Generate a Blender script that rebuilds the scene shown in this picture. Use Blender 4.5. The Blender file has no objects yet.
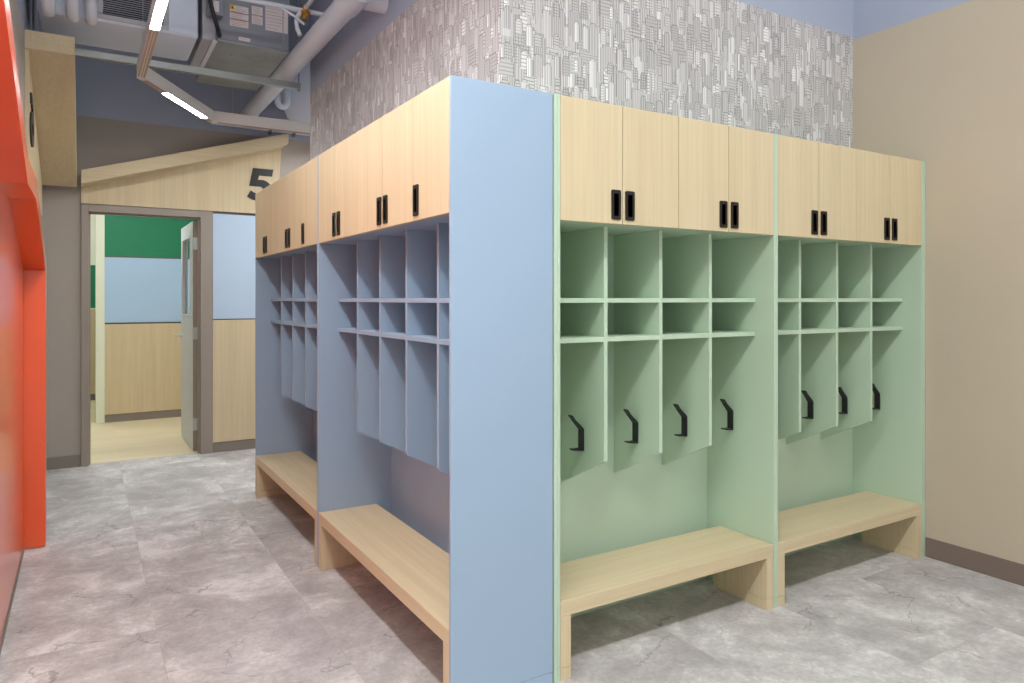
import bpy, bmesh, math, random
from mathutils import Vector, Matrix
random.seed(7)
S = bpy.context.scene
COL = S.collection

# ------------------------------------------------------------------ helpers
def tag(o, label=None, cat=None, group=None, kind=None):
    if label: o['label'] = label
    if cat: o['category'] = cat
    if group: o['group'] = group
    if kind: o['kind'] = kind
    return o

def empty(name, loc=(0, 0, 0), rotz=0.0):
    o = bpy.data.objects.new(name, None)
    COL.objects.link(o)
    o.location = loc
    o.rotation_euler = (0, 0, rotz)
    o.empty_display_size = 0.1
    return o

def link(name, bm, mat, parent=None, smooth=False):
    bmesh.ops.recalc_face_normals(bm, faces=bm.faces[:])
    me = bpy.data.meshes.new(name)
    bm.to_mesh(me)
    bm.free()
    mats = mat if isinstance(mat, (list, tuple)) else [mat]
    for m in mats:
        me.materials.append(m)
    if smooth:
        for p in me.polygons:
            p.use_smooth = True
        try:
            me.set_sharp_from_angle(angle=math.radians(40))
        except Exception:
            pass
    o = bpy.data.objects.new(name, me)
    COL.objects.link(o)
    if parent is not None:
        o.parent = parent
    return o

def box(bm, x0, x1, y0, y1, z0, z1, bev=0.0, mi=0):
    x0, x1 = min(x0, x1), max(x0, x1)
    y0, y1 = min(y0, y1), max(y0, y1)
    vs = [bm.verts.new((x, y, z)) for z in (z0, z1) for y in (y0, y1) for x in (x0, x1)]
    F = [(0, 2, 3, 1), (4, 5, 7, 6), (0, 1, 5, 4), (2, 6, 7, 3), (0, 4, 6, 2), (1, 3, 7, 5)]
    fs = [bm.faces.new([vs[i] for i in f]) for f in F]
    for f in fs:
        f.material_index = mi
    if bev > 0:
        es = list({e for f in fs for e in f.edges})
        r = bmesh.ops.bevel(bm, geom=es, offset=bev, segments=1, affect='EDGES', profile=0.5)
        for f in r['faces']:
            f.material_index = mi
    return fs

def bxo(name, mat, parent, x0, x1, y0, y1, z0, z1, bev=0.0012):
    bm = bmesh.new()
    box(bm, x0, x1, y0, y1, z0, z1, bev)
    return link(name, bm, mat, parent)

def prism(bm, pts, fn, a, b, mi=0):
    """extrude the 2-D outline pts between a and b; fn(p, t) -> xyz"""
    lo = [bm.verts.new(fn(p, a)) for p in pts]
    hi = [bm.verts.new(fn(p, b)) for p in pts]
    n = len(pts)
    fs = [bm.faces.new(lo[::-1]), bm.faces.new(hi)]
    for i in range(n):
        fs.append(bm.faces.new((lo[i], lo[(i + 1) % n], hi[(i + 1) % n], hi[i])))
    for f in fs:
        f.material_index = mi
    return fs

def tube(bm, pts, r, seg=16, caps=True, mi=0):
    pts = [Vector(p) for p in pts]
    rings = []
    up = Vector((0, 0, 1))
    prev = None
    for i, p in enumerate(pts):
        if i == 0: t = pts[1] - pts[0]
        elif i == len(pts) - 1: t = pts[-1] - pts[-2]
        else: t = (pts[i + 1] - p).normalized() + (p - pts[i - 1]).normalized()
        t.normalize()
        if prev is None:
            ref = up if abs(t.dot(up)) < 0.95 else Vector((1, 0, 0))
            n = t.cross(ref).normalized()
        else:
            n = (prev - t * prev.dot(t)).normalized()
        prev = n
        b = t.cross(n)
        rr = r[i] if isinstance(r, (list, tuple)) else r
        rings.append([bm.verts.new(p + (n * math.cos(2 * math.pi * k / seg) + b * math.sin(2 * math.pi * k / seg)) * rr) for k in range(seg)])
    for a, b in zip(rings, rings[1:]):
        for k in range(seg):
            bm.faces.new((a[k], a[(k + 1) % seg], b[(k + 1) % seg], b[k])).material_index = mi
    if caps:
        bm.faces.new(rings[0][::-1]).material_index = mi
        bm.faces.new(rings[-1]).material_index = mi

def arc(c, a0, a1, r, u, v, n=8):
    c, u, v = Vector(c), Vector(u), Vector(v)
    return [c + u * (r * math.cos(a0 + (a1 - a0) * i / n)) + v * (r * math.sin(a0 + (a1 - a0) * i / n)) for i in range(n + 1)]

def copy_tree(o, parent=None):
    c = o.copy()
    COL.objects.link(c)
    c.parent = parent
    for ch in [k for k in bpy.data.objects if k.parent == o]:
        copy_tree(ch, c)
    return c

# ------------------------------------------------------------------ materials
def srgb(r, g, b):
    def f(c):
        c /= 255.0
        return c / 12.92 if c <= 0.04045 else ((c + 0.055) / 1.055) ** 2.4
    return (f(r), f(g), f(b), 1.0)

class NT:
    def __init__(self, name):
        self.m = bpy.data.materials.new(name)
        self.m.use_nodes = True
        self.t = self.m.node_tree
        self.t.nodes.clear()
        self.out = self.t.nodes.new('ShaderNodeOutputMaterial')
        self.bsdf = self.t.nodes.new('ShaderNodeBsdfPrincipled')
        self.t.links.new(self.bsdf.outputs[0], self.out.inputs[0])
    def put(self, sock, v):
        if isinstance(v, bpy.types.NodeSocket):
            self.t.links.new(v, sock)
        else:
            sock.default_value = v
    def math(self, op, a, b=None, c=None, clamp=False):
        n = self.t.nodes.new('ShaderNodeMath')
        n.operation = op
        n.use_clamp = clamp
        self.put(n.inputs[0], a)
        if b is not None: self.put(n.inputs[1], b)
        if c is not None: self.put(n.inputs[2], c)
        return n.outputs[0]
    def coord(self, kind='Object'):
        return self.t.nodes.new('ShaderNodeTexCoord').outputs[kind]
    def geo(self):
        return self.t.nodes.new('ShaderNodeNewGeometry').outputs['Position']
    def sep(self, v):
        n = self.t.nodes.new('ShaderNodeSeparateXYZ')
        self.put(n.inputs[0], v)
        return n.outputs
    def comb(self, x, y, z):
        n = self.t.nodes.new('ShaderNodeCombineXYZ')
        for i, v in enumerate((x, y, z)): self.put(n.inputs[i], v)
        return n.outputs[0]
    def vmath(self, op, a, b):
        n = self.t.nodes.new('ShaderNodeVectorMath')
        n.operation = op
        self.put(n.inputs[0], a); self.put(n.inputs[1], b)
        return n.outputs[0]
    def noise(self, vec, scale=1.0, detail=4.0, rough=0.55, dist=0.0):
        n = self.t.nodes.new('ShaderNodeTexNoise')
        self.put(n.inputs['Vector'], vec)
        n.inputs['Scale'].default_value = scale
        n.inputs['Detail'].default_value = detail
        n.inputs['Roughness'].default_value = rough
        n.inputs['Distortion'].default_value = dist
        return n.outputs
    def white(self, vec):
        n = self.t.nodes.new('ShaderNodeTexWhiteNoise')
        n.noise_dimensions = '3D'
        self.put(n.inputs[0], vec)
        return n.outputs
    def ramp(self, f, stops):
        n = self.t.nodes.new('ShaderNodeValToRGB')
        self.put(n.inputs[0], f)
        e = n.color_ramp.elements
        while len(e) > 2: e.remove(e[-1])
        for i, (p, c) in enumerate(stops):
            x = e[i] if i < 2 else e.new(p)
            x.position = p
            x.color = c
        return n.outputs[0]
    def mix(self, f, a, b, mode='MIX'):
        n = self.t.nodes.new('ShaderNodeMix')
        n.data_type = 'RGBA'
        n.blend_type = mode
        self.put(n.inputs[0], f); self.put(n.inputs[6], a); self.put(n.inputs[7], b)
        return n.outputs[2]
    def fmix(self, f, a, b):
        n = self.t.nodes.new('ShaderNodeMix')
        n.data_type = 'FLOAT'
        self.put(n.inputs[0], f); self.put(n.inputs[2], a); self.put(n.inputs[3], b)
        return n.outputs[0]
    def bump(self, h, strength=0.1, dist=0.01):
        n = self.t.nodes.new('ShaderNodeBump')
        n.inputs['Strength'].default_value = strength
        n.inputs['Distance'].default_value = dist
        self.put(n.inputs['Height'], h)
        self.t.links.new(n.outputs[0], self.bsdf.inputs['Normal'])
    def base(self, c): self.put(self.bsdf.inputs['Base Color'], c)
    def set(self, **k):
        for a, v in k.items():
            self.bsdf.inputs[a.replace('_', ' ')].default_value = v

def paint(name, rgb, rough=0.6, var=0.04, scale=3.0, metallic=0.0, spec=0.5, coat=0.0, bump=0.0):
    t = NT(name)
    p = t.geo()
    n = t.noise(p, scale, 3.0)[0]
    c = srgb(*rgb)
    d = tuple(x * (1 - var) for x in c[:3]) + (1,)
    l = tuple(min(1, x * (1 + var)) for x in c[:3]) + (1,)
    t.base(t.ramp(n, [(0.3, d), (0.7, l)]))
    t.set(Roughness=rough, Metallic=metallic)
    t.bsdf.inputs['Specular IOR Level'].default_value = spec
    if coat:
        t.bsdf.inputs['Coat Weight'].default_value = coat
        t.bsdf.inputs['Coat Roughness'].default_value = 0.18
    if bump:
        t.bump(t.noise(p, 180.0, 2.0)[0], bump, 0.002)
    return t.m

def wood(name, axis, light=(211, 193, 158), dark=(198, 179, 143), rough=0.5):
    t = NT(name)
    p = t.coord('Object')
    oi = t.t.nodes.new('ShaderNodeObjectInfo').outputs['Random']
    off = t.math('MULTIPLY', oi, 37.0)
    s = [70.0, 70.0, 70.0]
    s['xyz'.index(axis)] = 1.3
    v = t.vmath('MULTIPLY', p, tuple(s))
    v = t.vmath('ADD', v, t.comb(off, off, off))
    n1 = t.noise(v, 1.0, 5.0, 0.6)[0]
    s2 = [9.0, 9.0, 9.0]
    s2['xyz'.index(axis)] = 0.35
    v2 = t.vmath('ADD', t.vmath('MULTIPLY', p, tuple(s2)), t.comb(off, off, off))
    n2 = t.noise(v2, 1.0, 3.0, 0.5, 0.4)[0]
    f = t.math('ADD', t.math('MULTIPLY', n1, 0.62), t.math('MULTIPLY', n2, 0.38))
    t.base(t.ramp(f, [(0.34, srgb(*dark)), (0.64, srgb(*light))]))
    t.set(Roughness=rough)
    t.bsdf.inputs['Specular IOR Level'].default_value = 0.35
    t.bump(n1, 0.05, 0.001)
    return t.m

def emit(name, rgb, strength):
    m = bpy.data.materials.new(name)
    m.use_nodes = True
    nt = m.node_tree
    nt.nodes.clear()
    o = nt.nodes.new('ShaderNodeOutputMaterial')
    e = nt.nodes.new('ShaderNodeEmission')
    e.inputs[0].default_value = tuple(rgb) + (1,)
    e.inputs[1].default_value = strength
    nt.links.new(e.outputs[0], o.inputs[0])
    return m

def floor_material():
    t = NT('concrete_look_tile')
    p = t.geo()
    x, y, z = t.sep(p)
    br = t.t.nodes.new('ShaderNodeTexBrick')
    br.offset = 0.5
    t.put(br.inputs['Vector'], t.comb(y, x, z))
    br.inputs['Scale'].default_value = 1.0
    br.inputs['Brick Width'].default_value = 1.22
    br.inputs['Row Height'].default_value = 0.61
    br.inputs['Mortar Size'].default_value = 0.0015
    br.inputs['Mortar Smooth'].default_value = 0.0
    br.inputs['Color1'].default_value = (0, 0, 0, 1)
    br.inputs['Color2'].default_value = (1, 1, 1, 1)
    br.inputs['Mortar'].default_value = (0.5, 0.5, 0.5, 1)
    tone = t.sep(br.outputs[0])[0]
    off = t.comb(t.math('MULTIPLY', tone, 7.3), t.math('MULTIPLY', tone, 3.1), 0.0)
    q = t.vmath('ADD', p, off)
    big = t.noise(q, 1.9, 12.0, 0.70, 0.5)[0]
    mid = t.noise(t.vmath('ADD', q, (5.0, 3.0, 0.0)), 5.5, 9.0, 0.72, 0.4)[0]
    fine = t.noise(q, 45.0, 5.0, 0.75)[0]
    f = t.math('ADD', t.math('MULTIPLY', big, 0.58), t.math('MULTIPLY', mid, 0.42))
    f = t.math('ADD', f, t.math('MULTIPLY', t.math('SUBTRACT', tone, 0.5), 0.015))
    f = t.math('ADD', f, t.math('MULTIPLY', t.math('SUBTRACT', fine, 0.5), 0.22))
    c = t.ramp(f, [(0.37, srgb(155, 150, 147)), (0.46, srgb(173, 168, 165)), (0.525, srgb(190, 186, 182)), (0.61, srgb(219, 216, 212))])
    # hairline cracks
    wob = t.noise(q, 5.0, 6.0, 0.65)[1]
    qc = t.vmath('ADD', q, t.vmath('MULTIPLY', wob, (0.22, 0.22, 0.0)))
    vo = t.t.nodes.new('ShaderNodeTexVoronoi')
    vo.feature = 'DISTANCE_TO_EDGE'
    t.put(vo.inputs['Vector'], qc)
    vo.inputs['Scale'].default_value = 2.6
    ln = t.math('LESS_THAN', vo.outputs['Distance'], 0.0065)
    msk = t.math('GREATER_THAN', t.noise(q, 2.2, 3.0)[0], 0.53)
    ck = t.math('MULTIPLY', t.math('MULTIPLY', ln, msk), 0.42)
    c = t.mix(ck, c, srgb(92, 84, 78))
    c = t.mix(t.math('MULTIPLY', br.outputs['Fac'], 0.07), c, srgb(110, 102, 96))
    t.base(c)
    t.put(t.bsdf.inputs['Roughness'], t.fmix(mid, 0.38, 0.62))
    t.bsdf.inputs['Specular IOR Level'].default_value = 0.4
    t.bump(f, 0.06, 0.004)
    return t.m

def plank_floor():
    t = NT('oak_vinyl_plank')
    p = t.geo()
    br = t.t.nodes.new('ShaderNodeTexBrick')
    t.put(br.inputs['Vector'], p)
    br.inputs['Scale'].default_value = 1.0
    br.inputs['Brick Width'].default_value = 1.2
    br.inputs['Row Height'].default_value = 0.18
    br.inputs['Mortar Size'].default_value = 0.001
    br.inputs['Color1'].default_value = srgb(226, 210, 176)
    br.inputs['Color2'].default_value = srgb(216, 199, 164)
    br.inputs['Mortar'].default_value = srgb(190, 172, 140)
    n = t.noise(t.vmath('MULTIPLY', p, (1.2, 30.0, 1.0)), 1.0, 4.0)[0]
    t.base(t.mix(0.35, br.outputs[0], t.ramp(n, [(0.35, srgb(205, 188, 152)), (0.65, srgb(232, 218, 188))])))
    t.set(Roughness=0.42)
    return t.m

def skyline_wallpaper():
    """line-drawn towers overlapping one another, tier on tier"""
    t = NT('skyline_wallpaper')
    x, y, z = t.sep(t.geo())
    h = t.math('SUBTRACT', x, y)
    ink = srgb(124, 118, 115)
    col = srgb(192, 187, 184)
    M = t.math
    # (cell width, tier height, seed)
    layers = [(0.17, 0.47, 1), (0.13, 0.40, 2), (0.095, 0.36, 3), (0.15, 0.30, 4), (0.08, 0.27, 5), (0.115, 0.23, 6), (0.066, 0.20, 7), (0.09, 0.165, 8), (0.05, 0.13, 9)]
    for w, R, sd in layers:
        u0 = M('ADD', M('DIVIDE', h, w), sd * 3.37)
        i = M('FLOOR', u0)
        u = M('FRACT', u0)
        r1 = t.white(t.comb(i, sd * 1.7, 0.5))[0]
        v0 = M('ADD', M('DIVIDE', z, R), M('MULTIPLY', r1, 5.0))
        j = M('FLOOR', v0)
        v = M('FRACT', v0)
        rn = t.white(t.comb(i, j, sd * 2.3))
        r2 = rn[0]
        cr, cg, cb = t.sep(rn[1])
        hgt = M('MULTIPLY_ADD', cr, 0.55, 0.30)
        left = M('MULTIPLY', cg, 0.30)
        right = M('SUBTRACT', 1.0, M('MULTIPLY', cb, 0.30))
        # stepped crown on some towers
        step = M('MULTIPLY', M('GREATER_THAN', v, M('SUBTRACT', hgt, 0.09)), 0.12)
        le = M('ADD', left, step)
        re = M('SUBTRACT', right, step)
        on = M('GREATER_THAN', r2, 0.22)
        mask = M('MULTIPLY', M('MULTIPLY', M('GREATER_THAN', u, le), M('LESS_THAN', u, re)), M('MULTIPLY', M('LESS_THAN', v, hgt), on))
        # pattern inside: floors, mullions or a grid of windows
        sh = 0.0125 + 0.002 * (sd % 3)
        sv = 0.0105 + 0.0017 * (sd % 4)
        fl = M('LESS_THAN', M('FRACT', M('DIVIDE', z, sh)), 0.30)
        mu = M('LESS_THAN', M('FRACT', M('DIVIDE', h, sv)), 0.28)
        s1 = M('LESS_THAN', cr, 0.42)
        s2 = M('GREATER_THAN', cr, 0.68)
        a = M('MULTIPLY', fl, M('SUBTRACT', 1.0, s2))
        b = M('MULTIPLY', mu, M('SUBTRACT', 1.0, s1))
        pat = M('MULTIPLY', M('MAXIMUM', a, b), M('MULTIPLY_ADD', cb, 0.40, 0.38))
        ol = 0.0027
        e1 = M('LESS_THAN', M('SUBTRACT', u, le), ol / w)
        e2 = M('LESS_THAN', M('SUBTRACT', re, u), ol / w)
        e3 = M('LESS_THAN', M('SUBTRACT', hgt, v), ol / R)
        out = M('MAXIMUM', M('MAXIMUM', e1, e2), e3)
        # half of the towers show a plain side face
        side = M('MULTIPLY', M('GREATER_THAN', u, M('SUBTRACT', re, 0.22)), M('GREATER_THAN', cg, 0.5))
        pat = M('MULTIPLY', pat, M('SUBTRACT', 1.0, side))
        tone = t.ramp(cg, [(0.0, srgb(184, 179, 176)), (0.6, srgb(208, 203, 200)), (1.0, srgb(232, 229, 226))])
        tone = t.mix(M('MULTIPLY', side, 0.55), tone, srgb(170, 165, 162))
        body = t.mix(pat, tone, ink)
        body = t.mix(M('MULTIPLY', out, 0.85), body, ink)
        col = t.mix(mask, col, body)
    t.base(col)
    t.set(Roughness=0.75)
    t.bsdf.inputs['Specular IOR Level'].default_value = 0.25
    return t.m

M = {}
M['blue'] = paint('blue_laminate', (149, 169, 189), 0.45, 0.015, 1.5)
M['green'] = paint('green_laminate', (181, 200, 175), 0.45, 0.015, 1.5)
M['green_edge'] = paint('green_edge_band', (196, 222, 202), 0.4, 0.01)
M['wood_z'] = wood('oak_laminate_upright', 'z')
M['wood_x'] = wood('oak_laminate_crosswise', 'x')
M['wood_y'] = wood('oak_laminate_lengthwise', 'y')
M['black'] = paint('black_powder_coat', (28, 28, 30), 0.45, 0.05)
M['slot'] = paint('dark_recess', (14, 13, 13), 0.6, 0.05)
M['handle'] = paint('dark_bronze', (40, 33, 31), 0.4, 0.05, metallic=0.3)
M['taupe'] = paint('taupe_paint', (166, 156, 145), 0.7, 0.02)
M['frame'] = paint('taupe_frame_paint', (150, 138, 126), 0.45, 0.015)
M['beige'] = paint('beige_paint', (186, 172, 150), 0.75, 0.015, bump=0.03)
M['rubber'] = paint('brown_rubber_base', (120, 104, 94), 0.5, 0.04)
M['greybase'] = paint('grey_rubber_base', (132, 122, 112), 0.5, 0.04)
M['bluepaint'] = paint('dusty_blue_paint', (164, 170, 186), 0.7, 0.02)
M['ductblue'] = paint('dusty_blue_duct_paint', (212, 219, 232), 0.55, 0.03)
M['pipe'] = paint('pale_pipe_paint', (205, 206, 212), 0.45, 0.03)
M['galv'] = paint('galvanised_steel', (150, 152, 148), 0.42, 0.12, 6.0, metallic=0.55)
M['unit'] = paint('grey_unit_steel', (132, 133, 140), 0.5, 0.05, metallic=0.25)
M['grille'] = paint('grey_grille', (176, 176, 180), 0.5, 0.03)
M['grille_shade'] = paint('painted_grille_shade', (40, 42, 46), 0.8, 0.05)
M['paper'] = paint('printed_label_paper', (214, 204, 200), 0.7, 0.03)
M['ink'] = paint('label_ink', (150, 110, 104), 0.7, 0.05)
M['yellow'] = paint('warning_yellow', (222, 190, 70), 0.6, 0.03)
M['brass'] = paint('brass', (190, 140, 60), 0.32, 0.1, 20.0, metallic=0.9)
M['orange'] = paint('orange_laminate', (240, 92, 38), 0.3, 0.015, 1.5, coat=0.8)
M['housing'] = paint('fixture_housing_white', (214, 208, 202), 0.45, 0.02)
M['channel'] = paint('fixture_channel_metal', (176, 148, 132), 0.4, 0.04, metallic=0.3)
M['lamp'] = emit('led_diffuser', (0.97, 1.0, 1.0), 97.0)
M['lamp_added'] = emit('led_diffuser_added', (0.97, 1.0, 1.0), 140.0)  # glow of the added straight pendant
M['lamp_fill_up'] = emit('led_fill_uplight', (0.97, 1.0, 1.02), 34.0)  # upward glow added to lift the ceiling zone
M['lamp_far'] = emit('led_diffuser_far', (0.95, 1.0, 1.04), 175.0)
M['panel_fill'] = emit('added_panel_glow', (0.97, 1.0, 1.0), 21.0)  # glow of the added classroom panels
M['lightblue'] = paint('pale_blue_panel', (180, 199, 217), 0.6, 0.015)
M['roomblue'] = paint('sky_blue_panel', (168, 196, 222), 0.6, 0.015)
M['deepgreen'] = paint('deep_green_paint', (24, 122, 84), 0.6, 0.03)
M['cream'] = paint('cream_paint', (226, 228, 206), 0.6, 0.02)
M['doorleaf'] = paint('grey_door_paint', (190, 194, 198), 0.45, 0.015)
M['dooredge'] = paint('door_edge_wood', (150, 134, 116), 0.55, 0.04)
M['steel'] = paint('satin_steel', (200, 198, 194), 0.3, 0.03, metallic=0.9)
M['white'] = paint('white_paint', (226, 224, 220), 0.6, 0.02)
M['deck'] = paint('grey_roof_deck', (186, 192, 202), 0.8, 0.06)
M['reveal'] = paint('dark_reveal', (96, 90, 86), 0.7, 0.03)
M['floor'] = floor_material()
M['plank'] = plank_floor()
M['skyline'] = skyline_wallpaper()

def glass():
    m = bpy.data.materials.new('clear_glass')
    m.use_nodes = True
    nt = m.node_tree
    b = nt.nodes['Principled BSDF']
    b.inputs['Base Color'].default_value = (0.96, 0.98, 0.98, 1)
    b.inputs['Roughness'].default_value = 0.02
    b.inputs['Transmission Weight'].default_value = 1.0
    b.inputs['IOR'].default_value = 1.1
    return m
M['glass'] = glass()

# ------------------------------------------------------------------ setting
XL, XR, YD, YB = -1.78, 2.42, 4.784, -3.5      # left wall, right wall, door wall, open end behind the camera
DECK = 4.6
def struct(name, mat, boxes, label=None, bev=0.0):
    bm = bmesh.new()
    for b in boxes: box(bm, *b, bev=bev)
    o = link(name, bm, mat)
    return tag(o, label, None, None, 'structure')

YW, XF = -0.4, -7.0                             # left wall cut short; wider lobby invented so light reaches the lockers
struct('floor', M['floor'], [(XL - 0.1, 4.2, YW, YD + 0.06, -0.08, 0.0), (XF, 4.2, YB, YW, -0.08, 0.0)], 'grey concrete-look tile floor with hairline cracks')
struct('floor_classroom', M['plank'], [(-3.2, 2.4, YD + 0.06, 9.3, -0.08, 0.0)], 'pale oak plank floor in the room beyond the doorway')
struct('ceiling', M['deck'], [(XL - 0.1, 4.2, YW, YD + 0.12, DECK, DECK + 0.1), (XF, 4.2, YB, YW, DECK, DECK + 0.1)], 'grey exposed roof deck')
PL = 2.93                                      # paint line
struct('wall_left', M['taupe'], [(XL - 0.1, XL, YW, YD, 0, PL)], 'taupe left wall')
struct('wall_left_upper', M['bluepaint'], [(XL - 0.1, XL, YW, YD, PL, DECK)], 'dusty blue upper band of the left wall')
struct('wall_lobby_added', M['white'], [(XF, XL - 0.1, YW, YW + 0.1, 0, DECK)], 'white wall of the added lobby, left of the orange surround')  # unseen wall, added with the wider lobby for the light
struct('wall_right', M['beige'], [(XR, XR + 0.1, YB, 0.425, 0, PL)], 'beige right wall')
struct('wall_right_upper', M['bluepaint'], [(XR, XR + 0.1, YB, 0.425, PL, DECK)], 'dusty blue upper band of the right wall')
struct('baseboard_right', M['rubber'], [(XR - 0.008, XR - 0.0005, YB, -0.001, 0.0, 0.105)], 'brown rubber base along the beige wall', 0.002)
struct('wall_middle', M['skyline'], [(-0.006, XR + 0.1, 0.425, 3.29, 0, 2.945)], 'wall above the lockers papered with a line-drawn city skyline')
struct('wall_middle_upper', M['bluepaint'], [(-0.006, XR + 0.1, 0.425, 3.29, 2.945, DECK)], 'dusty blue band above the skyline wallpaper')
# door wall: left of the frame, over it, right of it
DW = 0.115
struct('wall_back', M['taupe'], [(XL - 0.1, -1.45, YD, YD + DW, 0, 2.14), (XL - 0.1, 4.2, YD, YD + DW, 2.14, PL - 0.01), (-0.575, 4.2, YD, YD + DW, 0, 2.14)], 'taupe wall around the classroom doorway')
struct('wall_back_upper', M['bluepaint'], [(XL - 0.1, 4.2, YD, YD + DW, PL - 0.01, DECK)], 'dusty blue band above the doorway wall')
struct('wall_far_right', M['taupe'], [(4.2, 4.3, 3.29, YD, 0, DECK)], 'end wall of the side corridor')
struct('baseboard_back', M['greybase'], [(XL, -1.502, YD - 0.009, YD - 0.0005, 0.0, 0.10)], 'taupe rubber base left of the doorway', 0.002)
struct('baseboard_left', M['greybase'], [(XL + 0.0145, XL + 0.018, YW + 0.01, 2.62, 0.0, 0.035), (XL + 0.0005, XL + 0.01, 2.72, YD - 0.01, 0.0, 0.10)], 'grey base strip at the foot of the left wall')
# finish panels right of the door
struct('trim_1', M['lightblue'], [(-0.478, 2.6, YD - 0.014, YD - 0.0005, 1.213, 2.168)], 'pale blue wall panel right of the door frame', 0.0015)
struct('trim_2', M['wood_z'], [(-0.478, 2.6, YD - 0.014, YD - 0.0005, 0.092, 1.203)], 'oak wainscot panel right of the door frame', 0.0015)
struct('trim_3', M['reveal'], [(-0.478, 2.6, YD - 0.006, YD - 0.0004, 1.203, 1.213), (-0.478, 2.6, YD - 0.006, YD - 0.0004, 2.168, 2.188)], 'dark reveal between the wall panels')
struct('baseboard_door', M['greybase'], [(-0.478, 2.6, YD - 0.010, YD - 0.0005, 0.0, 0.09)], 'taupe rubber base under the oak wainscot', 0.002)

# room beyond the doorway
YR = 7.09
struct('wall_classroom', M['deepgreen'], [(-1.345, 2.4, YR, YR + 0.12, 0, 2.9)], 'classroom partition, deep green at the top')
struct('trim_4', M['roomblue'], [(-1.275, 2.38, YR - 0.016, YR - 0.0005, 1.125, 1.866)], 'sky blue panel on the classroom partition', 0.0015)
struct('trim_5', M['wood_z'], [(-1.275, 2.38, YR - 0.016, YR - 0.0005, 0.09, 1.108)], 'oak wainscot on the classroom partition', 0.0015)
struct('trim_6', M['reveal'], [(-1.275, 2.38, YR - 0.008, YR - 0.0004, 1.108, 1.125), (-1.275, 2.38, YR - 0.008, YR - 0.0004, 1.866, 1.882)], 'dark reveals between the classroom panels')
struct('baseboard_classroom', M['greybase'], [(-1.2745, 2.38, YR - 0.010, YR - 0.0005, 0.0, 0.088)], 'taupe base in the classroom', 0.002)
struct('trim_7', M['cream'], [(-1.362, -1.275, YR - 0.02, YR + 0.13, 0.0, 2.9)], 'cream end post of the classroom partition', 0.004)
struct('wall_classroom_far', M['cream'], [(-3.2, 2.4, 9.2, 9.3, 0, 2.9)], 'cream far wall of the classroom')
struct('trim_8', M['deepgreen'], [(-3.1, -0.2, 9.185, 9.1995, 1.27, 1.86)], 'deep green panel on the far classroom wall', 0.0015)
struct('trim_9', M['wood_z'], [(-3.1, -0.2, 9.185, 9.1995, 0.09, 1.25)], 'oak wainscot on the far classroom wall', 0.0015)
struct('baseboard_far', M['greybase'], [(-3.1, -0.2, 9.19, 9.1995, 0.0, 0.088)], 'taupe base on the far classroom wall', 0.002)
struct('wall_classroom_left', M['cream'], [(-3.3, -3.2, YD + DW, 9.3, 0, 2.9)], 'cream left wall of the classroom')
struct('wall_classroom_right', M['cream'], [(2.4, 2.5, YD + DW, 9.3, 0, 2.9)], 'cream right wall of the classroom')
struct('ceiling_classroom', M['white'], [(-3.3, 2.5, YD + DW, 9.3, 2.9, 3.0)], 'white ceiling of the classroom')
sw = bxo('wall_switch', M['white'], None, -1.735, -1.665, 9.17, 9.185, 1.22, 1.34, 0.003)
tag(sw, 'small white switch plate on the far classroom wall seen through the doorway', 'switch')

# classroom ceiling panels, out of view, added to brighten that room
for i, (x, y) in enumerate([(-1.2, 5.9), (0.9, 5.9), (-1.9, 8.2)]):
    t = empty('added_panel_light' if i == 0 else 'added_panel_light', (x, y, 2.9))
    tag(t, ['added unseen square light just inside the classroom doorway', 'added unseen square light on the right side of the classroom', 'added unseen square light near the far classroom wall'][i], 'ceiling light', 'added classroom lights')
    bm = bmesh.new()
    for a in ((-0.31, 0.31, -0.31, -0.28), (-0.31, 0.31, 0.28, 0.31), (-0.31, -0.28, -0.28, 0.28), (0.28, 0.31, -0.28, 0.28)):
        box(bm, *a, -0.03, -0.0005)
    link('frame', bm, M['white'], t)
    bxo('diffuser', M['panel_fill'], t, -0.28, 0.28, -0.28, 0.28, -0.02, -0.005, 0)

# ------------------------------------------------------------------ classroom door
d1 = empty('door_1', (-1.0, YD, 0))
tag(d1, 'classroom doorway with taupe metal frame and grey door standing open', None, None, 'structure')
def W(o):   # child built in world coordinates under a shifted empty
    o.location = -Vector(o.parent.location)
    return o
bm = bmesh.new()
FY0, FY1 = YD - 0.02, YD + DW + 0.02
for (a, b, c, d) in ((-1.498, -1.443, 0, 2.185), (-0.582, -0.480, 0, 2.185), (-1.443, -0.582, 2.125, 2.185)):
    box(bm, a, b, FY0, FY0 + 0.04, c, d, 0.002)
    box(bm, a, b, FY1 - 0.03, FY1, c, d, 0.002)
for (a, b, c, d) in ((-1.498, -1.445, 0, 2.185), (-0.580, -0.482, 0, 2.185), (-1.445, -0.580, 2.127, 2.185)):
    box(bm, a, b, FY0 + 0.03, FY1 - 0.02, c, d, 0)
# door stop
box(bm, -1.443, -1.43, FY0 + 0.05, FY0 + 0.09, 0, 2.125)
box(bm, -0.595, -0.582, FY0 + 0.05, FY0 + 0.09, 0, 2.125)
box(bm, -1.443, -0.582, FY0 + 0.05, FY0 + 0.09, 2.112, 2.125)
W(link('door_frame', bm, M['frame'], d1))
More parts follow.
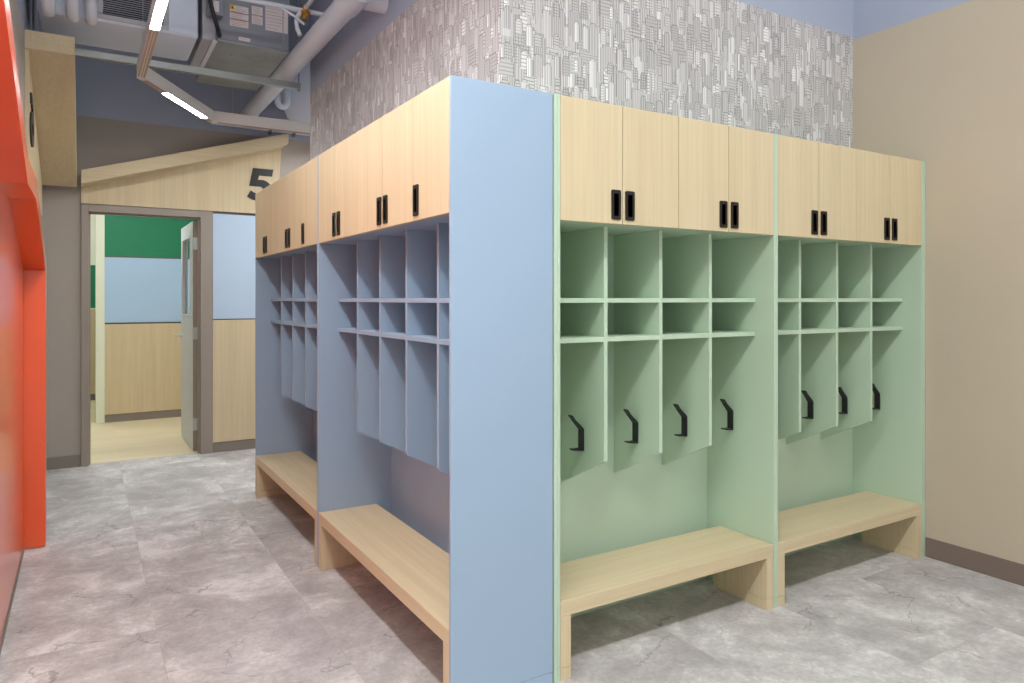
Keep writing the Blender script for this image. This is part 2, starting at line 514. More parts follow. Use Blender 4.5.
# leaf: local x runs from hinge to free edge, local y is thickness
hx, hy = -0.628, 4.905
ang = math.atan2(5.75 - hy, -0.632 - hx)
leaf = empty('door_leaf', (hx + 1.0, hy - YD, 0.0), ang)
leaf.parent = d1
LW = 0.86
bm = bmesh.new()
gx0, gx1, gz0, gz1 = 0.15, 0.74, 1.225, 1.985
TH = 0.044
for a in ((0.003, gx0, 0.012, 2.105), (gx1, LW, 0.012, 2.105), (gx0, gx1, 0.012, gz0), (gx0, gx1, gz1, 2.105)):
    box(bm, a[0], a[1], -TH, 0, a[2], a[3], 0)
bmesh.ops.remove_doubles(bm, verts=bm.verts[:], dist=1e-5)
link('leaf_panel', bm, M['doorleaf'], leaf)
bm = bmesh.new()
box(bm, 0, 0.003, -TH, 0, 0.012, 2.105)
link('hinge_stile_edge', bm, M['dooredge'], leaf)
bm = bmesh.new()
for a in ((gx0, gx0 + 0.02, gz0, gz1), (gx1 - 0.02, gx1, gz0, gz1), (gx0 + 0.02, gx1 - 0.02, gz0, gz0 + 0.02), (gx0 + 0.02, gx1 - 0.02, gz1 - 0.02, gz1)):
    box(bm, a[0], a[1], -TH - 0.006, 0.006, a[2], a[3], 0.002)
link('glazing_bead', bm, M['doorleaf'], leaf)
bxo('glass_pane', M['glass'], leaf, gx0 + 0.02, gx1 - 0.02, -TH / 2 - 0.003, -TH / 2 + 0.003, gz0 + 0.02, gz1 - 0.02, 0)
bm = bmesh.new()
for s in (1, -1):
    y0 = 0.0 if s > 0 else -TH
    tube(bm, [(LW - 0.065, y0, 1.03), (LW - 0.065, y0 + s * 0.012, 1.03)], 0.027, 20)
    tube(bm, [(LW - 0.065, y0 + s * 0.012, 1.03), (LW - 0.065, y0 + s * 0.055, 1.03)], 0.011, 14)
    tube(bm, [(LW - 0.055, y0 + s * 0.055, 1.03), (LW - 0.17, y0 + s * 0.058, 1.03)], [0.011, 0.009], 14)
    box(bm, LW - 0.085, LW - 0.045, y0, y0 + s * 0.004, 0.90, 1.0, 0)
link('lever_handle', bm, M['steel'], leaf, True)
for z in (0.25, 1.08, 1.9):
    bm = bmesh.new()
    box(bm, -0.004, 0.0, -TH, -0.004, z - 0.055, z + 0.055)
    tube(bm, [(-0.006, -0.002, z - 0.055), (-0.006, -0.002, z + 0.055)], 0.006, 10)
    link('hinge', bm, M['steel'], leaf)

# ------------------------------------------------------------------ canopies
def five_outline():
    o = [(0.13, 1.0), (0.74, 1.0), (0.70, 0.78), (0.31, 0.78), (0.275, 0.645), (0.40, 0.65)]
    for i in range(13):
        a = math.radians(78 - i * 14)
        o.append((0.37 + 0.345 * math.cos(a), 0.325 + 0.33 * math.sin(a)))
    o += [(0.26, -0.005), (0.10, 0.02), (-0.05, 0.10), (0.06, 0.30), (0.17, 0.235), (0.29, 0.215)]
    for i in range(9):
        a = math.radians(-80 + i * 20)
        o.append((0.33 + 0.115 * math.cos(a), 0.325 + 0.115 * math.sin(a)))
    o += [(0.27, 0.44), (0.02, 0.44)]
    return o

c5 = empty('wall_canopy', (-0.7, YD, 2.19))
tag(c5, 'pale oak shed-roof canopy carrying black numeral 5 above the classroom doorway', 'canopy', 'oak shed-roof canopies')
sl = (2.924 - 2.432) / (0.135 + 1.498)
def roof5(x): return 2.432 + sl * (x + 1.498)
bm = bmesh.new()
prism(bm, [(-1.498, 2.190), (0.085, 2.190), (0.125, roof5(0.125) - 0.105), (-1.498, roof5(-1.498) - 0.105)], lambda p, t: (p[0], t, p[1]), YD - 0.022, YD - 0.0005)
W(link('fascia_panel', bm, M['wood_z'], c5))
bm = bmesh.new()
tk = 0.110
pts = [(-1.498, roof5(-1.498) - tk), (0.104, roof5(0.104) - tk), (0.140, roof5(0.14) - tk + 0.015), (0.140, roof5(0.14)), (-1.498, roof5(-1.498))]
prism(bm, pts, lambda p, t: (p[0], t, p[1]), 4.55, YD - 0.0005)
bmesh.ops.bevel(bm, geom=bm.edges[:], offset=0.002, segments=1, affect='EDGES')
W(link('roof_board', bm, M['wood_x'], c5))
bm = bmesh.new()
prism(bm, [(-0.172 + q[0] * 0.30, 2.312 + q[1] * 0.30) for q in five_outline()], lambda p, t: (p[0], t, p[1]), YD - 0.030, YD - 0.0215)
W(link('number', bm, M['black'], c5))['label'] = 'black numeral 5'

# canopy on the left wall, number 6
c6 = empty('wall_canopy', (XL, 3.7, 2.0))
tag(c6, 'pale oak shed-roof canopy with a black numeral, high on the left wall', 'canopy', 'oak shed-roof canopies')
s6 = (2.875 - 2.314) / (4.561 - 2.937)
def roof6(y): return 2.875 - s6 * (y - 2.937)      # underside height
bm = bmesh.new()
prism(bm, [(2.955, 2.05), (4.60, 2.05), (4.60, roof6(4.60) + 0.01), (2.955, roof6(2.955) + 0.01)], lambda p, t: (t, p[0], p[1]), XL + 0.0005, XL + 0.02)
W(link('fascia_panel', bm, M['wood_z'], c6))
bm = bmesh.new()
prism(bm, [(2.937, roof6(2.937)), (4.61, roof6(4.61)), (4.61, roof6(4.61) + 0.108), (2.937, roof6(2.937) + 0.108)], lambda p, t: (t, p[0], p[1]), XL + 0.0005, -1.527)
bmesh.ops.bevel(bm, geom=bm.edges[:], offset=0.002, segments=1, affect='EDGES')
W(link('roof_board', bm, M['wood_y'], c6))
bm = bmesh.new()
# ring-shaped lower bowl with a sweeping upper arm
outer, inner = [], []
for i in range(28):
    a = math.radians(i * 360 / 28)
    outer.append((0.5 + 0.36 * math.cos(a), 0.34 + 0.34 * math.sin(a)))
    inner.append((0.5 + 0.14 * math.cos(a), 0.34 + 0.13 * math.sin(a)))
def six_pt(p, t): return (t, 3.38 - p[0] * 0.42, 2.335 + p[1] * 0.315)
x0, x1 = XL + 0.0195, XL + 0.030
ov = [[bm.verts.new(six_pt(p, x)) for p in outer] for x in (x0, x1)]
iv = [[bm.verts.new(six_pt(p, x)) for p in inner] for x in (x0, x1)]
n = 28
for k in range(n):
    k2 = (k + 1) % n
    bm.faces.new((ov[1][k], ov[1][k2], iv[1][k2], iv[1][k]))
    bm.faces.new((ov[0][k2], ov[0][k], iv[0][k], iv[0][k2]))
    bm.faces.new((ov[0][k], ov[0][k2], ov[1][k2], ov[1][k]))
    bm.faces.new((iv[0][k2], iv[0][k], iv[1][k], iv[1][k2]))
prism(bm, [(0.145, 0.30), (0.17, 0.55), (0.27, 0.80), (0.42, 0.95), (0.60, 1.0), (0.80, 0.97), (0.76, 0.78), (0.60, 0.80), (0.46, 0.74), (0.37, 0.58), (0.36, 0.40)], six_pt, x0, x1 - 0.0003)
W(link('number', bm, M['black'], c6))['label'] = 'black numeral seen edge-on'

# ------------------------------------------------------------------ orange house-outline surround on the left wall
og = empty('wall_surround', (XL, 1.0, 0))
tag(og, 'glossy orange house-outline surround with post and stepped roof band on left wall', 'wall surround')
bm = bmesh.new()
prism(bm, [(YW + 0.005, 0.035), (2.60, 0.035), (2.60, 1.60), (1.72, 1.90), (1.16, 1.90), (0.0, 2.30), (YW + 0.005, 2.44)], lambda p, t: (t, p[0], p[1]), XL + 0.0005, XL + 0.014)
W(link('wall_panel', bm, M['orange'], og))
XO = -1.665
bm = bmesh.new()
box(bm, XL + 0.0005, XO, 2.650, 2.76, 0.004, 1.556, 0.0015)
W(link('post', bm, M['orange'], og))
bm = bmesh.new()
lo = [(2.652, 1.5565), (1.715, 1.842), (1.145, 1.832), (0.20, 2.178), (YW + 0.005, 2.40)]
hi = [(YW + 0.005, 2.505), (0.21, 2.283), (1.16, 1.935), (1.75, 1.936), (2.76, 1.622), (2.76, 1.5565)]
prism(bm, lo + hi, lambda p, t: (t, p[0], p[1]), XL + 0.0005, XO)
W(link('roof_band', bm, M['orange'], og))

# ------------------------------------------------------------------ lockers
H = 2.138
ZD = 1.682
def hook_bm(mp, s0):
    """coat hook on the face s = s0, standing out towards smaller s"""
    bm = bmesh.new()
    prof = [(0.062, 0.912), (0.008, 0.864), (0.0005, 0.856), (0.0005, 0.766), (0.055, 0.772), (0.055, 0.778), (0.0085, 0.7745), (0.0085, 0.853), (0.060, 0.9185)]
    prism(bm, prof, lambda p, t: mp(s0 - p[0], t, p[1]), 0.232, 0.262)
    bmesh.ops.bevel(bm, geom=bm.edges[:], offset=0.001, segments=1, affect='EDGES')
    return bm

def pull_bm(mp, sc, z0, z1):
    bm = bmesh.new()
    w, r = 0.0225, 0.006
    def rr(w, z0, z1, r):
        o = []
        for cx, cz, a0 in ((w - r, z1 - r, 0), (-w + r, z1 - r, 90), (-w + r, z0 + r, 180), (w - r, z0 + r, 270)):
            for k in range(5):
                a = math.radians(a0 + k * 22.5)
                o.append((sc + cx + r * math.cos(a), cz + r * math.sin(a)))
        return o
    A = rr(w, z0, z1, r)
    B = rr(w - 0.010, z0 + 0.014, z1 - 0.014, 0.003)
    d0, d1 = -0.005, -0.0005
    va = [[bm.verts.new(mp(p[0], d, p[1])) for p in A] for d in (d0, d1)]
    vb = [[bm.verts.new(mp(p[0], d, p[1])) for p in B] for d in (d0, d1)]
    n = len(A)
    for k in range(n):
        k2 = (k + 1) % n
        for q in ((va[0][k], va[0][k2], vb[0][k2], vb[0][k]), (va[0][k], va[0][k2], va[1][k2], va[1][k]), (vb[0][k], vb[0][k2], vb[1][k2], vb[1][k])):
            bm.faces.new(q).material_index = 0
    f = bm.faces.new(vb[1])
    f.material_index = 1
    bm.faces.new(va[1])
    return bm

def build_locker(name, axis, inner, ndoor, t0, t1, carcass, edge, handles, hooks, deep=0.41):
    """axis 'x': width along +x, depth along +y; axis 'y': width along +y, depth along +x. s = 0 at the first inner face."""
    def mp(s, d, z): return (s, d, z) if axis == 'x' else (d, s, z)
    def bb(bm, s0, s1, d0, d1, z0, z1, bev=0.001):
        a, b = mp(s0, d0, z0), mp(s1, d1, z1)
        box(bm, a[0], b[0], a[1], b[1], z0, z1, bev)
    root = empty(name)
    # side panels with a plinth joint near the floor
    for s0, s1 in ((-t0, 0.0), (inner, inner + t1)):
        bm = bmesh.new()
        bb(bm, s0, s1, 0, deep, 0.0455, H)
        bb(bm, s0, s1, 0, deep, 0.0, 0.0440)
        link('side_panel', bm, carcass, root)
    bm = bmesh.new(); bb(bm, 0.0003, inner - 0.0003, 0.40, deep, 0.0, H - 0.02, 0)
    link('back_panel', bm, carcass, root)
    bm = bmesh.new(); bb(bm, 0.0003, inner - 0.0003, 0.0215, 0.3997, H - 0.02, H, 0)
    link('top_panel', bm, carcass, root)
    bm = bmesh.new(); bb(bm, 0.0003, inner - 0.0003, 0.0215, 0.3997, ZD, ZD + 0.018, 0.0005)
    link('cabinet_floor', bm, carcass, root)
    p = inner / ndoor
    for k in range(ndoor):
        bm = bmesh.new()
        bb(bm, k * p + 0.0016, (k + 1) * p - 0.0016, 0.0, 0.021, ZD, H, 0.0012)
        d = link('door', bm, M['wood_z'], root)
        side = handles[k]
        sc = (k + 1) * p - 0.0345 if side > 0 else k * p + 0.0345
        link('handle', pull_bm(mp, sc, ZD + 0.016, ZD + 0.130), [M['handle'], M['slot']], d)
    # cubbies
    D0 = 0.104
    tt = 0.009
    for z0, z1 in ((1.379, 1.3975), (1.2235, 1.2425)):
        bm = bmesh.new(); bb(bm, 0.0003, inner - 0.0003, D0, 0.3997, z0, z1, 0.0008)
        link('shelf', bm, carcass, root)
    for k in range(1, ndoor):
        c = k * p
        bm = bmesh.new()
        prism(bm, [(D0 - 0.0005, 0.748), (0.3995, 0.602), (0.3995, ZD - 0.0005), (D0 - 0.0005, ZD - 0.0005)], lambda q, t: mp(t, q[0], q[1]), c - tt, c + tt)
        dv = link('divider', bm, carcass, root)
        if hooks:
            link('coat_hook', hook_bm(mp, c - tt), M['black'], dv)['label'] = 'black angled coat hook'
    if hooks:
        link('coat_hook', hook_bm(mp, inner), M['black'], root)['label'] = 'black angled coat hook'
    return root, mp

def build_bench(name, axis, inner):
    def mp(s, d, z): return (s, d, z) if axis == 'x' else (d, s, z)
    def bb(bm, s0, s1, d0, d1, z0, z1, bev=0.0015):
        a, b = mp(s0, d0, z0), mp(s1, d1, z1)
        box(bm, a[0], b[0], a[1], b[1], z0, z1, bev)
    along = M['wood_x'] if axis == 'x' else M['wood_y']
    root = empty(name)
    bm = bmesh.new(); bb(bm, 0.0015, inner - 0.0015, 0.001, 0.315, 0.232, 0.288)
    link('seat', bm, along, root)
    for s0, s1 in ((0.0015, 0.0485), (inner - 0.0485, inner - 0.0015)):
        bm = bmesh.new()
        bb(bm, s0, s1, 0.001, 0.315, 0.0455, 0.2318, 0.0008)
        bb(bm, s0, s1, 0.001, 0.315, 0.0, 0.0440, 0.0008)
        link('leg', bm, M['wood_z'], root)
    return root

# green wing, along +x, fronts on the plane y = 0
GI = 1.176
g1, _ = build_locker('coat_locker', 'x', GI, 4, 0.013, 0.013, M['green'], M['green_edge'], [1, -1, 1, -1], True)
g1.location = (0.0, 0.0, 0.0)
g2 = copy_tree(g1)
g2.location = (GI + 0.0265, 0.0, 0.0)
tag(g1, 'mint green coat locker with oak overhead doors, next to the tall blue end panel', 'locker', 'mint green coat lockers')
tag(g2, 'mint green coat locker with oak overhead doors, against the beige wall', 'locker', 'mint green coat lockers')
e0 = g2.location.x + GI + 0.013
bm = bmesh.new(); box(bm, e0 - g2.location.x + 0.0004, XR - 0.0015 - g2.location.x, 0.004, 0.03, 0.0, H, 0.001)
link('filler_strip', bm, M['green'], g2)
bm = bmesh.new(); box(bm, -0.0275, -0.0134, -0.0, 0.03, 0.0455, H, 0.001); box(bm, -0.0275, -0.0134, -0.0, 0.03, 0.0, 0.044, 0.001)
link('filler_strip', bm, M['green'], g1)
bg1 = build_bench('bench', 'x', GI)
bg1.location = g1.location
bg2 = copy_tree(bg1); bg2.location = g2.location
tag(bg1, 'oak bench in the mint green locker next to the blue end panel', 'bench', 'oak benches in the lockers')
tag(bg2, 'oak bench in the mint green locker against the beige wall', 'bench', 'oak benches in the lockers')

# blue wing, along +y, fronts on the plane x = -0.443
XB = -0.443
BI = 1.5275
b1, _ = build_locker('coat_locker', 'y', BI, 5, 0.0135, 0.012, M['blue'], M['blue'], [1, 1, -1, 1, -1], False)
b1.location = (XB, 0.0138, 0.0)
b2 = copy_tree(b1)
b2.location = (XB, 0.0138 + BI + 0.0260, 0.0)
tag(b1, 'powder blue coat locker at the corner, its tall blue end panel facing forward', 'locker', 'powder blue coat lockers')
tag(b2, 'powder blue coat locker farther down the corridor, near the classroom doorway', 'locker', 'powder blue coat lockers')
bb1 = build_bench('bench', 'y', BI)
bb1.location = b1.location
bb2 = copy_tree(bb1); bb2.location = b2.location
tag(bb1, 'oak bench in the powder blue locker at the corner', 'bench', 'oak benches in the lockers')
tag(bb2, 'oak bench in the powder blue locker nearest the classroom doorway', 'bench', 'oak benches in the lockers')

# ------------------------------------------------------------------ zig-zag linear light
ZL = 2.80
pl = empty('linear_pendant_light', (-1.17, 1.0, ZL))
tag(pl, 'white zig-zag linear LED light hung over the corridor and lockers', 'light fixture')
path = [(-1.151, -2.6), (-1.170, 2.965), (-0.615, 3.925), (2.60, 3.925)]
W2, HH = 0.024, 0.085
def offs(path, w):
    out = []
    for i, p in enumerate(path):
        p = Vector(p)
        d0 = (p - Vector(path[i - 1])).normalized() if i > 0 else None
        d1_ = (Vector(path[i + 1]) - p).normalized() if i < len(path) - 1 else None
        if d0 is None: d0 = d1_
        if d1_ is None: d1_ = d0
        n0, n1 = Vector((-d0.y, d0.x)), Vector((-d1_.y, d1_.x))
        m = (n0 + n1).normalized()
        out.append((p + m * (w / m.dot(n0)), p - m * (w / m.dot(n0))))
    return out
O = offs(path, W2)
for i in range(len(path) - 1):
    (a, b), (c, d) = O[i], O[i + 1]
    bm = bmesh.new()
    prism(bm, [tuple(a), tuple(c), tuple(d), tuple(b)], lambda p, t: (p[0], p[1], t), ZL, ZL + HH)
    W(link('housing', bm, M['housing'], pl))
O2 = offs(path, 0.024)
def strip(name, mat, i, f0, f1, w, z0, z1):
    p, q = Vector(path[i]), Vector(path[i + 1])
    d = (q - p).normalized(); n = Vector((-d.y, d.x))
    a, b = p + d * f0, p + d * f1
    bm = bmesh.new()
    prism(bm, [tuple(a + n * w), tuple(b + n * w), tuple(b - n * w), tuple(a - n * w)], lambda r, t: (r[0], r[1], t), z0, z1)
    return W(link(name, bm, mat, pl))
lit = [(0, 0.80, 4.60), (1, 0.33, 0.98), (2, 0.90, 3.1)]
for i, a, b in lit:
    strip('diffuser', M['lamp_far' if i == 2 else 'lamp'], i, a, b, 0.019, ZL - 0.004, ZL - 0.0005)['label'] = 'lit LED strip of the added light'
for i, a, b in [(0, 0.05, 0.79), (0, 4.61, 5.53), (1, 0.05, 0.32), (1, 0.99, 1.08), (2, 0.05, 0.89)]:
    p, q = Vector(path[i]), Vector(path[i + 1])
    d = (q - p).normalized(); n = Vector((-d.y, d.x))
    bm = bmesh.new()
    for w0, w1, zz in ((-0.021, -0.010, 0.003), (-0.003, 0.003, 0.004), (0.010, 0.021, 0.003)):
        A, B = p + d * a, p + d * b
        prism(bm, [tuple(A + n * w0), tuple(B + n * w0), tuple(B + n * w1), tuple(A + n * w1)], lambda r, t: (r[0], r[1], t), ZL - zz, ZL - 0.0003)
    W(link('channel_cover', bm, M['channel'], pl))['label'] = 'unlit grooved channel cover'
for i, a, b in [(0, 0.80, 4.2)]:
    strip('fill_uplight', M['lamp_fill_up'], i, a, b, 0.019, ZL + HH + 0.0003, ZL + HH + 0.0035)  # unseen strip on top, added to brighten ceiling and ducts
for x, y in [(-1.153, -2.0), (-1.159, 0.2), (-1.165, 1.6), (-1.169, 2.80), (-0.45, 3.952), (0.6, 3.925), (2.0, 3.925)]:
    bm = bmesh.new()
    tube(bm, [(x, y, ZL + HH + 0.004), (x, y, DECK)], 0.0022, 6)
    W(link('suspension_cable', bm, M['steel'], pl))

# invented straight pendant, out of view, added to light the green lockers
DX0, DX1, DY, DZ = -6.7, 2.30, -2.20, 4.32
added_light = empty('linear_pendant_light', (-1.0, DY, DZ))
tag(added_light, 'long straight linear LED light added out of view to light the green lockers', 'light fixture')
bm = bmesh.new(); box(bm, DX0, DX1, DY - 0.03, DY + 0.03, DZ, DZ + 0.085, 0)
W(link('housing', bm, M['housing'], added_light))
bm = bmesh.new(); box(bm, DX0 + 0.05, DX1 - 0.05, DY - 0.025, DY + 0.025, DZ - 0.004, DZ - 0.0005)
W(link('diffuser', bm, M['lamp_added'], added_light))['label'] = 'lit LED strip of the added light'
bm = bmesh.new(); box(bm, DX0 + 0.05, DX1 - 0.05, DY - 0.02, DY + 0.02, DZ + 0.0853, DZ + 0.0885)
W(link('fill_uplight', bm, M['lamp_fill_up'], added_light))  # added upward strip, bounces fill off the deck
for x in (-6.4, -4.0, -1.9, 0.2, 2.1):
    bm = bmesh.new(); tube(bm, [(x, DY, DZ + 0.09), (x, DY, DECK)], 0.0022, 6)
    W(link('suspension_cable', bm, M['steel'], added_light))

# ------------------------------------------------------------------ services above the corridor
ZB = 3.10
du = empty('air_duct', (-1.3, 3.2, ZB))
tag(du, 'dusty blue rectangular air duct with a dark return grille above the corridor', 'duct')
bm = bmesh.new()
box(bm, XL + 0.06, -0.84, 2.905, 3.45, ZB, 3.62, 0.012)
W(link('duct_body', bm, M['ductblue'], du))
bm = bmesh.new()
gx0, gx1, gz0, gz1 = -1.41, -1.015, 3.112, 3.56
fr = 0.03
for a in ((gx0, gx1, gz0, gz0 + fr), (gx0, gx1, gz1 - fr, gz1), (gx0, gx0 + fr, gz0 + fr, gz1 - fr), (gx1 - fr, gx1, gz0 + fr, gz1 - fr)):
    box(bm, a[0], a[1], 2.892, 2.9045, a[2], a[3], 0.003)
gr = W(link('return_grille', bm, M['grille'], du))
bm = bmesh.new()
z = gz0 + fr + 0.004
while z < gz1 - fr - 0.01:
    prism(bm, [(2.8935, z), (2.8945, z), (2.9035, z + 0.009), (2.9025, z + 0.009)], lambda p, t: (t, p[0], p[1]), gx0 + fr, gx1 - fr)
    z += 0.0135
link('louvre', bm, M['grille'], gr)
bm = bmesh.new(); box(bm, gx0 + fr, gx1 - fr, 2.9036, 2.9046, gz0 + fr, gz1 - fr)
link('shade_sheet', bm, M['grille_shade'], gr)  # flat dark sheet: shade behind the louvres put into the colour

# three pale pipes dropping in front of the duct
drop = [((-1.66, 2.84), 0.040, 'leftmost of three pale pipes dropping in front of the blue duct'),
        ((-1.538, 2.855), 0.034, 'middle of three pale pipes dropping in front of the blue duct'),
        ((-1.442, 2.855), 0.033, 'pale pipe dropping in front of the blue duct, beside its return grille')]
for (x, y), r, lab in drop:
    bm = bmesh.new()
    zb = 3.06 + r
    pts = [(x, y - 0.03, DECK - 0.002), (x, y - 0.03, zb + 0.06)] + [tuple(p) for p in arc((x, y + 0.03, zb + 0.06), math.pi, 1.5 * math.pi, 0.06, (0, 1, 0), (0, 0, 1), 8)][1:] + [(x, y + 0.048, zb)]
    tube(bm, pts, r, 18)
    o = link('pipe_drop', bm, M['pipe'], None, True)
    tag(o, lab, 'pipe', 'pale pipes in front of the duct')

# fan coil unit
fc = empty('fan_coil_unit', (-0.5, 3.3, ZB))
tag(fc, 'grey steel fan coil unit plastered with printed labels, right of the blue duct', 'air handler')
UX0, UX1, UY = -0.815, -0.262, 2.885
bm = bmesh.new(); box(bm, UX0 + 0.085, UX1, UY, 3.94, ZB + 0.012, 3.66, 0.004)
W(link('cabinet', bm, M['unit'], fc))
bm = bmesh.new(); box(bm, UX0 + 0.087, UX1, UY + 0.002, 3.94, ZB, ZB + 0.0118, 0.003)
for x, y in ((-0.6, 3.15), (-0.42, 3.2), (-0.66, 3.5), (-0.36, 3.7)):
    tube(bm, [(x, y, ZB + 0.001), (x, y, ZB - 0.006)], 0.008, 10)
W(link('drip_pan', bm, M['galv'], fc))
bm = bmesh.new(); box(bm, UX0, UX0 + 0.084, UY + 0.03, 3.60, ZB + 0.008, 3.62, 0.004)
W(link('flexible_collar', bm, M['grille'], fc))
bm = bmesh.new(); box(bm, UX0 + 0.060, UX0 + 0.090, UY + 0.02, 3.62, ZB - 0.006, ZB + 0.0075, 0.002)
W(link('flange', bm, M['pipe'], fc))
bm = bmesh.new()
box(bm, -0.795, -0.70, UY - 0.07, UY - 0.0005, 3.24, 3.42, 0.006)
W(link('junction_box', bm, M['unit'], fc))
bm = bmesh.new()
pts = [(-0.785, UY - 0.09, DECK - 0.03), (-0.80, UY - 0.09, 3.46), (-0.79, UY - 0.09, 3.34), (-0.765, UY - 0.085, 3.24), (-0.735, UY - 0.06, 3.16), (-0.715, UY - 0.012, 3.125)]
pp = []
for i in range(len(pts) - 1):
    a, b = Vector(pts[i]), Vector(pts[i + 1])
    for k in range(8): pp.append(a.lerp(b, k / 8))
pp.append(Vector(pts[-1]))
tube(bm, pp, [0.0125 + 0.0018 * (i % 2) for i in range(len(pp))], 10)
W(link('flexible_conduit', bm, M['black'], fc, True))['label'] = 'black flexible conduit'
bm = bmesh.new()
box(bm, -0.762, -0.728, UY - 0.074, UY - 0.0702, 3.26, 3.33, 0.001)
W(link('tag_plate', bm, M['paper'], fc))
def label_sheet(x0, x1, z0, z1, bands, lines, corner=False):
    bm = bmesh.new(); box(bm, x0, x1, UY - 0.0012, UY - 0.0003, z0, z1)
    s = W(link('label_sheet', bm, M['paper'], fc))
    bm = bmesh.new()
    for f in bands:
        zz = z0 + (z1 - z0) * f
        box(bm, x0, x1, UY - 0.0018, UY - 0.0012, zz - 0.003, zz + 0.003)
    rnd = random.Random(int(abs(x0) * 1000))
    for i in range(lines):
        zz = z1 - (z1 - z0) * (i + 0.8) / (lines + 0.6)
        box(bm, x0 + 0.008, x0 + 0.008 + (x1 - x0 - 0.016) * rnd.uniform(0.55, 1.0), UY - 0.0016, UY - 0.0012, zz - 0.0011, zz + 0.0011)
    link('print', bm, M['ink'], s)
    if corner:
        bm = bmesh.new(); box(bm, x0, x0 + 0.032, UY - 0.0022, UY - 0.0016, z1 - 0.034, z1)
        prism(bm, [(x0 + 0.008, z1 - 0.026), (x0 + 0.024, z1 - 0.026), (x0 + 0.016, z1 - 0.010)], lambda p, t: (p[0], t, p[1]), UY - 0.003, UY - 0.0021, 1)
        link('warning_symbol', bm, [M['yellow'], M['black']], s)
label_sheet(-0.650, -0.532, 3.215, 3.355, (0.33, 0.66), 12, True)
label_sheet(-0.510, -0.440, 3.255, 3.375, (0.5,), 9)
label_sheet(-0.422, -0.272, 3.230, 3.40, (), 7)
label_sheet(-0.594, -0.52, 3.128, 3.150, (), 1)

# strut channel on rods
st = empty('strut_channel', (-0.8, 3.42, 3.03))
tag(st, 'galvanised strut channel hung level beneath the blue duct', 'strut')
SY, SZ = 3.20, 2.955
bm = bmesh.new()
box(bm, -1.77, -0.10, SY, SY + 0.044, SZ, SZ + 0.004)
box(bm, -1.77, -0.10, SY, SY + 0.004, SZ + 0.004, SZ + 0.044)
box(bm, -1.77, -0.10, SY + 0.04, SY + 0.044, SZ + 0.004, SZ + 0.044)
W(link('channel', bm, M['galv'], st))
for x in (-1.75, -0.110):
    bm = bmesh.new(); tube(bm, [(x, SY + 0.022, SZ - 0.015), (x, SY + 0.022, DECK)], 0.006, 8)
    tube(bm, [(x, SY + 0.022, SZ - 0.012), (x, SY + 0.022, SZ)], 0.012, 6)
    W(link('threaded_rod', bm, M['galv'], st))

# pipes
mp_ = empty('water_pipe', (-0.19, 2.0, 3.083))
tag(mp_, 'large white pipe running along the corridor beside the skyline wall', 'pipe')
bm = bmesh.new(); tube(bm, [(-0.19, -1.5, 3.083), (-0.19, YD - 0.002, 3.083)], 0.066, 28)
W(link('pipe_run', bm, M['pipe'], mp_, True))
bm = bmesh.new(); tube(bm, [(-0.19, 1.60, 3.083), (-0.19, 1.86, 3.083)], 0.075, 28); tube(bm, [(-0.13, 1.73, 3.083), (-0.0065, 1.73, 3.083)], 0.055, 24)
W(link('tee_fitting', bm, M['pipe'], mp_, True))
sp = empty('sprinkler_pipe', (-0.5, 2.5, 3.25))
tag(sp, 'thin white sprinkler pipe crossing in front of the grey fan coil unit', 'pipe')
bm = bmesh.new(); tube(bm, [(-1.5, 2.5, 3.243), (-0.03, 2.5, 3.262)], 0.015, 14)
W(link('cross_pipe', bm, M['pipe'], sp, True))
bm = bmesh.new(); tube(bm, [(-0.255, 2.5, 3.275), (-0.255, 1.2, 3.275)], 0.0135, 14); tube(bm, [(-0.40, 2.47, 3.235), (-0.32, 2.46, 3.19), (-0.27, 2.46, 3.155)], 0.008, 10)
W(link('branch_pipe', bm, M['pipe'], sp, True))
bm = bmesh.new()
tube(bm, [(-0.255, 2.5, 3.30), (-0.255, 2.5, 3.255), (-0.258, 2.5, 3.245), (-0.262, 2.5, 3.20)], [0.019, 0.022, 0.014, 0.019], 8)
tube(bm, [(-0.285, 2.5, 3.245), (-0.225, 2.5, 3.248)], 0.019, 8)
tube(bm, [(-0.262, 2.46, 3.215), (-0.262, 2.44, 3.215)], 0.013, 8)
W(link('brass_valve', bm, M['brass'], sp))['label'] = 'brass valve'
bm = bmesh.new()
tube(bm, [(-0.285, 2.5, 3.245), (-0.305, 2.49, 3.215), (-0.315, 2.485, 3.17), (-0.310, 2.48, 3.125), (-0.295, 2.47, 3.085)], 0.014, 12)
W(link('white_hose', bm, M['pipe'], sp, True))
bm = bmesh.new(); tube(bm, [(-0.36, 2.5, 3.20), (-0.36, 2.5, DECK)], 0.004, 8); tube(bm, [(-0.395, 2.5, 3.03), (-0.395, 2.5, 3.235)], 0.003, 8)
W(link('hanger_rod', bm, M['galv'], sp))

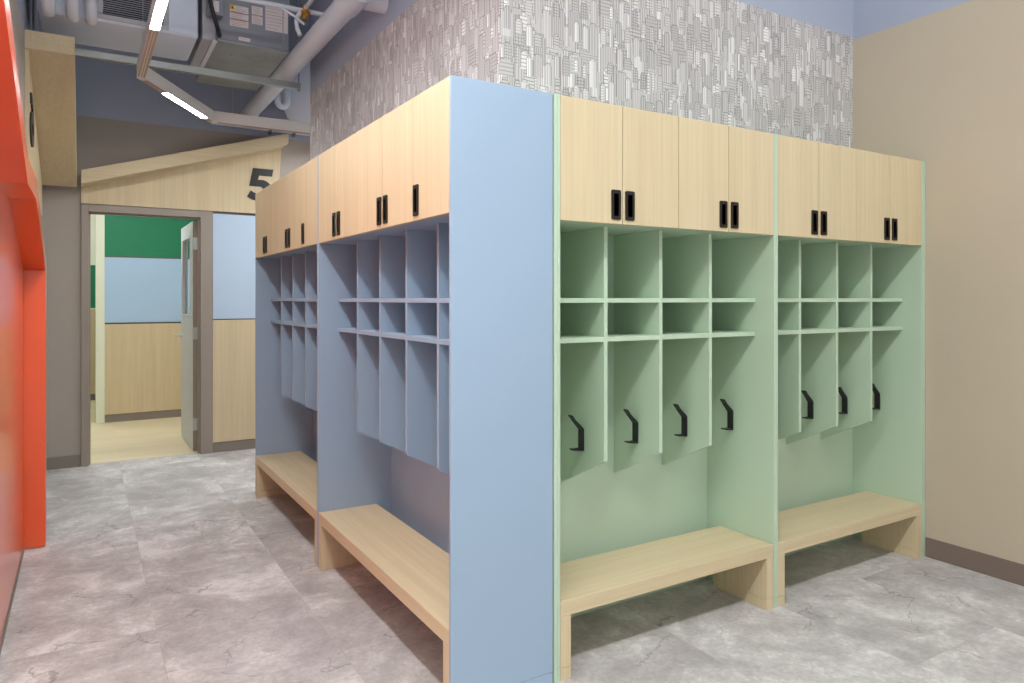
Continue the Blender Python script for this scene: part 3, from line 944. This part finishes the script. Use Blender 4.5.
rd = empty('round_duct', (0.2, 3.9, 3.1))
tag(rd, 'large pale blue round duct elbow behind the end of the skyline wall', 'duct')
bm = bmesh.new()
pts = [(0.72, 4.25, DECK - 0.002), (0.58, 4.25, 3.62)] + [(0.58 - 0.39 * math.sin(math.radians(a)), 4.25, 3.28 + 0.25 * math.cos(math.radians(a))) for a in (20, 45, 70, 95, 120, 150, 180)] + [(1.6, 4.25, 3.03)]
tube(bm, pts, 0.235, 28)
W(link('elbow', bm, M['ductblue'], rd, True))
bm = bmesh.new(); tube(bm, [(0.70, 4.25, 3.03), (0.75, 4.25, 3.03)], 0.247, 28)
W(link('joint_ring', bm, M['ductblue'], rd, True))
bm = bmesh.new()
pts = [(0.0, 4.02, 3.35), (0.0, 4.02, 3.08)] + [(-0.04 + 0.04 * math.cos(math.radians(a)), 4.02, 3.07 - 0.05 * math.sin(math.radians(a))) for a in (10, 40, 70, 100, 130, 160)] + [(-0.08, 4.02, 3.12)]
tube(bm, pts, 0.026, 14)
tr = link('drain_trap', bm, M['ductblue'], None, True)
tag(tr, 'small blue curved drain trap left of the round duct', 'pipe')
cd = empty('conduit', (0.5, YD - 0.03, 2.96))
tag(cd, 'pale blue conduit clipped along the top of the doorway wall', 'conduit')
bm = bmesh.new(); tube(bm, [(-0.5, YD - 0.034, 2.985), (2.5, YD - 0.034, 2.985)], 0.016, 12)
W(link('conduit_run', bm, M['ductblue'], cd, True))
for x in (0.02, 0.24):
    bm = bmesh.new()
    box(bm, x - 0.012, x + 0.012, YD - 0.054, YD - 0.0005, 2.95, 3.008, 0.002)
    W(link('pipe_clip', bm, M['unit'], cd))

# ------------------------------------------------------------------ world, camera, view
w = bpy.data.worlds.new('ambient_fill')  # even ambient fill, added and let in at the open end
S.world = w
w.use_nodes = True
bg = w.node_tree.nodes['Background']
bg.inputs[0].default_value = (0.93, 0.96, 1.0, 1)
bg.inputs[1].default_value = 0.75

f, u0, v0, eye = 707.0, 512.0, 299.0, 1.394
ca = bpy.data.cameras.new('camera')
cam = bpy.data.objects.new('camera', ca)
COL.objects.link(cam)
Lg = math.hypot(1164.0, 707.0)
a, b = 707.0 / Lg, 1164.0 / Lg              # forward vector (a, b)
cam.location = (-1.4873, -2.1097, eye)
cam.rotation_euler = (math.radians(90), 0, math.atan2(-a, b))
ca.sensor_fit = 'HORIZONTAL'
ca.sensor_width = 36.0
ca.lens = f / 1024.0 * 36.0
ca.shift_y = -(341.5 - v0) / 1024.0
ca.clip_start = 0.02
S.camera = cam

S.view_settings.view_transform = 'Standard'
S.view_settings.look = 'None'
S.view_settings.exposure = 0.22
S.view_settings.gamma = 1.0
S.view_settings.use_curve_mapping = False
S.cycles.use_denoising = True
S.cycles.max_bounces = 10
S.cycles.diffuse_bounces = 6
